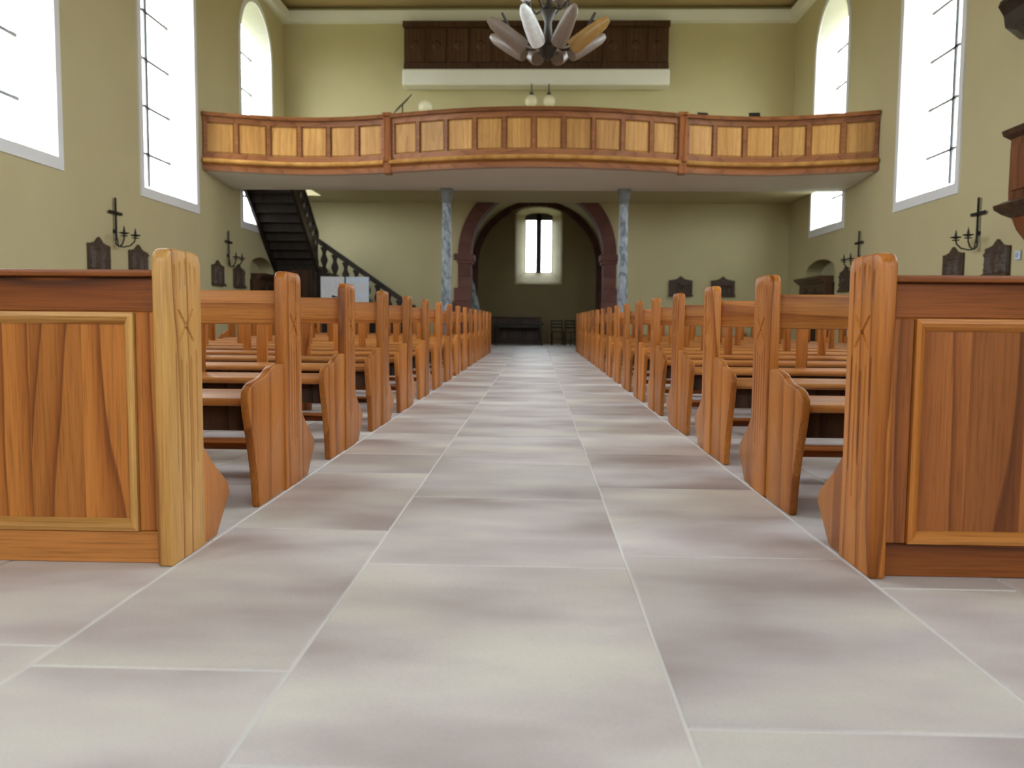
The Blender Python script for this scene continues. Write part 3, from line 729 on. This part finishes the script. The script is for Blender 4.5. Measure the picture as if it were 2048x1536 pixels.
plaque((WR, 17.85, PZ), -PI/2, 'carved relief plaque on right wall, between niche and carved post', 7)
plaque((3.79, YB, PZ), 0, 'carved relief plaque on back wall, nearer to the marble column', 8)
plaque((4.9, YB, PZ), 0, 'carved relief plaque on back wall, nearer to the right corner', 9)

# ------------------------------------------------------------------ wrought iron cross sconces
def sconce(loc, rz, label):
    t = thing('cross_sconce', label, 'sconce', loc, rz, 'iron cross candle sconces on the side walls')
    obj('upright', box(nb(), -0.018, 0.018, -0.05, -0.03, 0.16, 0.76), IRON, t)
    pts = [(-0.2, 0.545), (-0.215, 0.505), (0.215, 0.505), (0.2, 0.525), (0.215, 0.545), (-0.215, 0.545)]
    obj('crossbar', box(nb(), -0.2, 0.2, -0.05, -0.032, 0.50, 0.545), IRON, t)
    for s in (-1, 1):
        P = [(0, -0.04, 0.2), (-s*0.03, -0.045, 0.08), (-s*0.035, -0.05, 0.03), (0, -0.07, 0.0), (s*0.06, -0.12, -0.01), (s*0.13, -0.2, 0.02), (s*0.17, -0.25, 0.09), (s*0.18, -0.26, 0.17)]
        q = []
        for k in range(len(P)-1):
            for u in range(3): q.append(Vector(P[k]).lerp(Vector(P[k+1]), u/3))
        q.append(Vector(P[-1]))
        arm = obj('arm', tube(nb(), q, 0.012, 6), IRON, t, smooth=True)
        bm = nb(); lathe(bm, [(0.015, 0.165), (0.075, 0.185), (0.08, 0.195), (0.02, 0.197), (0.018, 0.23), (0.004, 0.30)], (s*0.18, -0.26, 0), 12)
        obj('drip_pan', bm, IRON, arm, smooth=True)
        bm = nb(); ring = [(s*0.18+0.05*math.cos(a*PI/6), -0.26+0.05*math.sin(a*PI/6), 0.145) for a in range(13)]
        tube(bm, ring, 0.006, 5); obj('ring', bm, IRON, arm)
    bm = nb(); box(bm, -0.03, 0.03, -0.031, 0.0, 0.2, 0.26); obj('wall_plate', bm, IRON, t)
sconce((WL, 13.0, 1.86), PI/2, 'black iron cross sconce on left wall nearest the front desk')
sconce((WL, 17.8, 1.86), PI/2, 'black iron cross sconce on left wall near the arched niche')
sconce((WR, 12.6, 1.86), -PI/2, 'black iron cross sconce on right wall below the pulpit')
sconce((WR, 17.15, 1.86), -PI/2, 'black iron cross sconce on right wall near the arched niche')

# ------------------------------------------------------------------ pulpit and sounding board on the right wall
def octo(r, cx=0.0): return [(min(0.148, r/math.cos(PI/8)*math.cos(PI/8+i*PI/4)), r/math.cos(PI/8)*math.sin(PI/8+i*PI/4)) for i in range(8)]
PX, PY = 6.45, 10.3
pu = thing('pulpit', 'reddish brown wooden pulpit with moulded rims hanging on the right wall', 'pulpit', (PX, PY, 0))
def oct_loft(nm, prof, mat, parent):
    return obj(nm, loft(nb(), [[(x, y, z) for x, y in octo(r)] for r, z in prof]), mat, parent)
oct_loft('body', [(0.60, 2.26), (0.60, 3.02)], PULP, pu)
oct_loft('top_rim', [(0.61, 3.02), (0.68, 3.06), (0.70, 3.12), (0.66, 3.14)], BROWN, pu)
oct_loft('lower_cornice', [(0.58, 2.06), (0.66, 2.1), (0.74, 2.16), (0.75, 2.21), (0.64, 2.26)], BROWN, pu)
oct_loft('corbel', [(0.06, 1.62), (0.24, 1.66), (0.42, 1.78), (0.50, 1.90), (0.56, 2.06)], PULP, pu)
P8 = octo(0.60)
for i in range(8):
    (xa, ya), (xb, yb) = P8[i], P8[(i+1) % 8]
    if min(xa, xb) > 0.14 or max(xa, xb) > 0.14: continue
    pa, pb = Vector((xa, ya, 0)), Vector((xb, yb, 0)); d = (pb-pa); nrm = Vector((d.y, -d.x, 0)).normalized()
    if nrm.dot((pa+pb)/2) < 0: nrm = -nrm
    q = [pa.lerp(pb, 0.16), pa.lerp(pb, 0.84)]
    rings = [[(q[0].x+nrm.x*k, q[0].y+nrm.y*k, 2.38), (q[1].x+nrm.x*k, q[1].y+nrm.y*k, 2.38), (q[1].x+nrm.x*k, q[1].y+nrm.y*k, 2.92), (q[0].x+nrm.x*k, q[0].y+nrm.y*k, 2.92)] for k in (0.001, 0.025)]
    obj('panel', loft(nb(), rings), PULP, pu)
sb = thing('sounding_board', 'dark wooden sounding board on right wall above the pulpit', 'canopy', (PX, PY, 0.22))
oct_loft('board', [(0.60, 4.12), (0.72, 4.16), (0.74, 4.3), (0.80, 4.42), (0.78, 4.48)], DARKW, sb)
oct_loft('crown', [(0.70, 4.48), (0.55, 4.62), (0.32, 4.80), (0.14, 5.05), (0.06, 5.2)], DARKW, sb)
lathe_b = nb(); lathe(lathe_b, [(0.01, 3.98), (0.07, 4.02), (0.09, 4.07), (0.05, 4.12)], (-0.15, 0, 0), 12); obj('pendant', lathe_b, DARKW, sb, smooth=True)
sw = thing('wall_switch', 'small white and blue switch box on right wall below the pulpit', 'switch', (WR, 11.55, 1.62), -PI/2)
obj('case', bev(box(nb(), -0.06, 0.06, -0.035, 0, 0, 0.13), 0.008, 1), PLASTIC, sw)
obj('button', box(nb(), -0.03, 0.03, -0.042, -0.036, 0.03, 0.10), plain('pale_blue_button', (0.35, 0.47, 0.70), 0.4), sw)

# ------------------------------------------------------------------ chandelier
ch = thing('chandelier', 'dark hanging chandelier with tilted glass shades in white, beige and amber', 'chandelier', (0.08, 8.6, 0))
bm = nb(); lathe(bm, [(0.02, 3.38), (0.07, 3.42), (0.10, 3.5), (0.05, 3.58), (0.035, 3.75), (0.08, 3.86), (0.03, 3.95), (0.02, 4.4)], n=14); obj('hub', bm, DARKMET, ch, smooth=True)
bm = nb(); tube(bm, [(0, 0, 4.39), (0, 0, ZC)], 0.012, 8); obj('suspension_rod', bm, DARKMET, ch)
for k in range(8):
    a = PI/8+k*PI/4; dx, dy = math.cos(a), math.sin(a)
    P = [(dx*r, dy*r, z) for r, z in ((0.05, 3.56), (0.16, 3.50), (0.30, 3.53), (0.42, 3.64), (0.50, 3.78))]
    arm = obj('arm', tube(nb(), P, 0.014, 7), DARKMET, ch, smooth=True)
    mat = (BEIGE, BEIGE, BEIGE, BEIGE, BEIGE, OPAL, BEIGE, AMBER)[k]
    P0, P1 = Vector((dx*0.26, dy*0.26, 3.47)), Vector((dx*0.64, dy*0.64, 3.70))
    ax = (P1-P0)
    bm = nb(); tube(bm, [P0+ax*t for t in (0, 0.15, 0.5, 0.85, 1.0)], [0.075, 0.082, 0.075, 0.06, 0.03], 14)
    obj('glass_shade', bm, mat, arm, smooth=True)
for k in range(4):
    a = PI/4+k*PI/2+0.3; dx, dy = math.cos(a), math.sin(a)
    arm = obj('upper_arm', tube(nb(), [(dx*r, dy*r, z) for r, z in ((0.03, 3.9), (0.14, 3.86), (0.24, 3.95), (0.26, 4.02))], 0.012, 7), DARKMET, ch, smooth=True)
    bm = nb(); lathe(bm, [(0.03, 4.0), (0.075, 4.04), (0.085, 4.18), (0.06, 4.3), (0.02, 4.32)], (dx*0.26, dy*0.26, 0), 14)
    obj('glass_shade', bm, OPAL if k in (1, 2) else BEIGE, arm, smooth=True)

# ------------------------------------------------------------------ things on the gallery
def globe(loc, label, grp=None):
    t = thing('globe_lamp', label, 'lamp', loc, group=grp)
    bm = nb(); lathe(bm, [(0.16*math.sin(PI*i/12)+0.001, -0.16*math.cos(PI*i/12)) for i in range(13)], n=18); obj('glass_globe', bm, CREAMG, t, smooth=True)
    return t
for x, s in ((-0.2, 'left'), (0.24, 'right')):
    t = globe((x, YB-0.80, 6.26), 'cream globe lamp hanging from the loft ledge, %s of the pair' % s, 'hanging globe lamps under the loft')
    bm = nb(); lathe(bm, [(0.05, 0.155), (0.05, 0.22), (0.012, 0.24), (0.012, 0.44)], n=10); tube(bm, [(0, 0, 0.43), (0, 0.78, 0.45)], 0.014, 6); obj('hanger', bm, DARKMET, t)
t = globe((-2.55, 18.7, 5.48), 'cream globe lamp on a black stand on the gallery beside the music stand')
bm = nb(); lathe(bm, [(0.14, -1.43), (0.14, -1.40), (0.02, -1.38), (0.02, -0.2), (0.10, -0.19), (0.10, -0.14)], n=12); obj('lamp_stand', bm, IRON, t)
def music_stand(loc, rz, h, label, tilt=0.9, w=0.3):
    t = thing('music_stand', label, 'music stand', loc, rz)
    bm = nb(); tube(bm, [(0, 0, 0.02), (0, 0, h)], 0.014, 8); obj('pole', bm, IRON, t)
    for k in range(3):
        a = k*2*PI/3+0.3; bm = nb(); tube(bm, [(0, 0, 0.22), (0.26*math.cos(a), 0.26*math.sin(a), 0.014)], 0.012, 6); obj('leg', bm, IRON, t)
    bm = nb(); c, s_ = math.cos(tilt), math.sin(tilt)
    rings = [[(x, -0.23*c+e*s_, h-0.2*s_-e*c) for x, e in ((-w, -0.008), (w, -0.008), (w, 0.008), (-w, 0.008))], [(x, 0.23*c+e*s_, h+0.26*s_-e*c) for x, e in ((-w, -0.008), (w, -0.008), (w, 0.008), (-w, 0.008))]]
    loft(bm, rings); obj('desk_plate', bm, IRON, t)
    return t
music_stand((-3.08, 18.8, 4.05), -PI/2+0.35, 1.50, 'slanted black music stand on the gallery, left of the globe lamp', 0.8, 0.28)
music_stand((3.65, 18.6, 4.05), 0.2, 1.12, 'black music stand on the gallery right of the right parapet post', 0.9, 0.12)
music_stand((4.75, 18.6, 4.05), -0.1, 1.12, 'black music stand on the gallery nearest the right wall', 0.9, 0.12)

# ------------------------------------------------------------------ display board and microphone stand left
db = thing('display_board', 'white folding display board on legs in front of the staircase', 'board', (-4.75, 20.3, 0))
for s, a, m in ((-1, 0.16, PAPER), (1, -0.12, PAPERB)):
    bm = nb(); x0, x1 = sorted((s*0.015, s*0.60)); box(bm, x0, x1, -0.012, 0.012, 0.75, 1.78); o = obj('board_panel', bm, m, db, rz=a)
    for k in range(2):
        for j in range(2):
            q = nb(); xa = s*(0.08+0.26*k); xb = s*(0.28+0.26*k); xa, xb = sorted((xa, xb)); z = 0.98+0.38*j
            box(q, xa, xb, -0.0145, -0.0125, z, z+0.29); obj('paper_sheet', q, plain('faint_paper', (0.74, 0.76, 0.82), 0.8), o)
    for x in (0.06, 0.55):
        q = nb(); box(q, s*x-0.015, s*x+0.015, -0.01, 0.01, 0.0, 0.749); obj('leg', q, IRON, o)
    q = nb(); box(q, s*0.3-0.2, s*0.3+0.2, -0.03, 0.03, 0.0, 0.02); obj('foot', q, IRON, o)
ms = thing('microphone_stand', 'thin black stand rising before the white display board', 'stand', (-4.63, 19.72, 0))
bm = nb(); lathe(bm, [(0.14, 0.0), (0.14, 0.02), (0.02, 0.03)], n=16); obj('base', bm, IRON, ms)
bm = nb(); tube(bm, [(0, 0, 0.02), (0, 0, 1.78)], 0.012, 8); obj('pole', bm, IRON, ms)
bm = nb(); tube(bm, [(0.0, -0.02, 1.25), (-0.2, -0.04, 1.27), (-0.3, -0.05, 1.28)], [0.012, 0.014, 0.03], 8); obj('boom_arm', bm, IRON, ms)

# ------------------------------------------------------------------ tower room furniture
sd = thing('sideboard', 'dark low sideboard against the tower back wall under the window', 'cabinet', (-0.62, 26.3, 0))
obj('body', bev(box(nb(), -0.85, 0.72, -0.25, 0.25, 0.0, 0.82), 0.01, 1), BROWN, sd)
obj('top', bev(box(nb(), -0.88, 0.75, -0.28, 0.27, 0.821, 0.86), 0.008, 1), BROWN, sd)
for i in range(3):
    d = obj('door', bev(box(nb(), -0.82+0.52*i, -0.34+0.52*i, -0.275, -0.252, 0.1, 0.78), 0.006, 1), BROWN, sd)
    q = nb(); lathe(q, [(0.012, -0.01), (0.018, 0.0), (0.012, 0.01)], (-0.38+0.52*i, -0.285, 0.48), 8); obj('knob', q, IRON, d)
tb = thing('table', 'dark wooden table with splayed legs standing before the low sideboard', 'table', (-0.55, 25.3, 0))
obj('table_top', bev(box(nb(), -0.75, 0.75, -0.3, 0.3, 0.625, 0.66), 0.006, 1), DARKW, tb)
for sx in (-1, 1):
    for sy in (-1, 1):
        bm = nb(); tube(bm, [(sx*0.62, sy*0.22, 0.624), (sx*0.70, sy*0.26, 0.0)], [0.03, 0.022], 8); obj('leg', bm, DARKW, tb)
for sy in (-1, 1): obj('apron', box(nb(), -0.6, 0.6, sy*0.2-0.012, sy*0.2+0.012, 0.53, 0.624), DARKW, tb)
def ladder_chair(loc, rz, label):
    t = thing('ladder_back_chair', label, 'chair', loc, rz, 'low chairs in the tower room')
    for s in (-1, 1):
        bm = nb(); tube(bm, [(s*0.17, 0.17, 0), (s*0.17, 0.17, 0.4), (s*0.165, 0.2, 0.78)], 0.018, 8); obj('rear_leg', bm, DARKW, t)
        bm = nb(); tube(bm, [(s*0.18, -0.17, 0), (s*0.18, -0.17, 0.41)], 0.018, 8); obj('front_leg', bm, DARKW, t)
        bm = nb(); tube(bm, [(s*0.175, -0.17, 0.15), (s*0.17, 0.17, 0.15)], 0.01, 6); obj('stretcher', bm, DARKW, t)
    obj('seat', bev(box(nb(), -0.2, 0.2, -0.2, 0.17, 0.395, 0.425), 0.01, 1), BROWN, t)
    for z in (0.52, 0.62, 0.72):
        bm = nb(); box(bm, -0.165, 0.165, 0.178, 0.198, z, z+0.045); obj('back_slat', bm, DARKW, t)
    bm = nb(); tube(bm, [(-0.18, -0.17, 0.18), (0.18, -0.17, 0.18)], 0.01, 6); obj('stretcher', bm, DARKW, t)
ladder_chair((0.64, 25.6, 0), 0.1, 'dark ladder-back chair right of the table in the tower room')
ladder_chair((1.10, 25.0, 0), 0.5, 'dark ladder-back chair nearest the right pier in the tower room')
lm = thing('marble_fragment', 'tapered green grey marble fragment leaning inside the left arch pier', 'stone', (-1.68, 23.4, 0))
rings = []
for t_, w_ in ((0.0, 0.17), (0.35, 0.16), (0.7, 0.12), (0.9, 0.08), (1.0, 0.03)):
    cx_, z_ = 0.08-0.30*t_, 1.95*t_
    rings.append([(cx_+w_*math.cos(a*PI/4+PI/8), 0.13*w_/0.17*math.sin(a*PI/4+PI/8), z_) for a in range(8)])
obj('slab_body', loft(nb(), rings), GREENM, lm)
obj('foot_block', box(nb(), -0.10, 0.26, -0.15, 0.15, 0.0, 0.001+0.02), GREENM, lm)
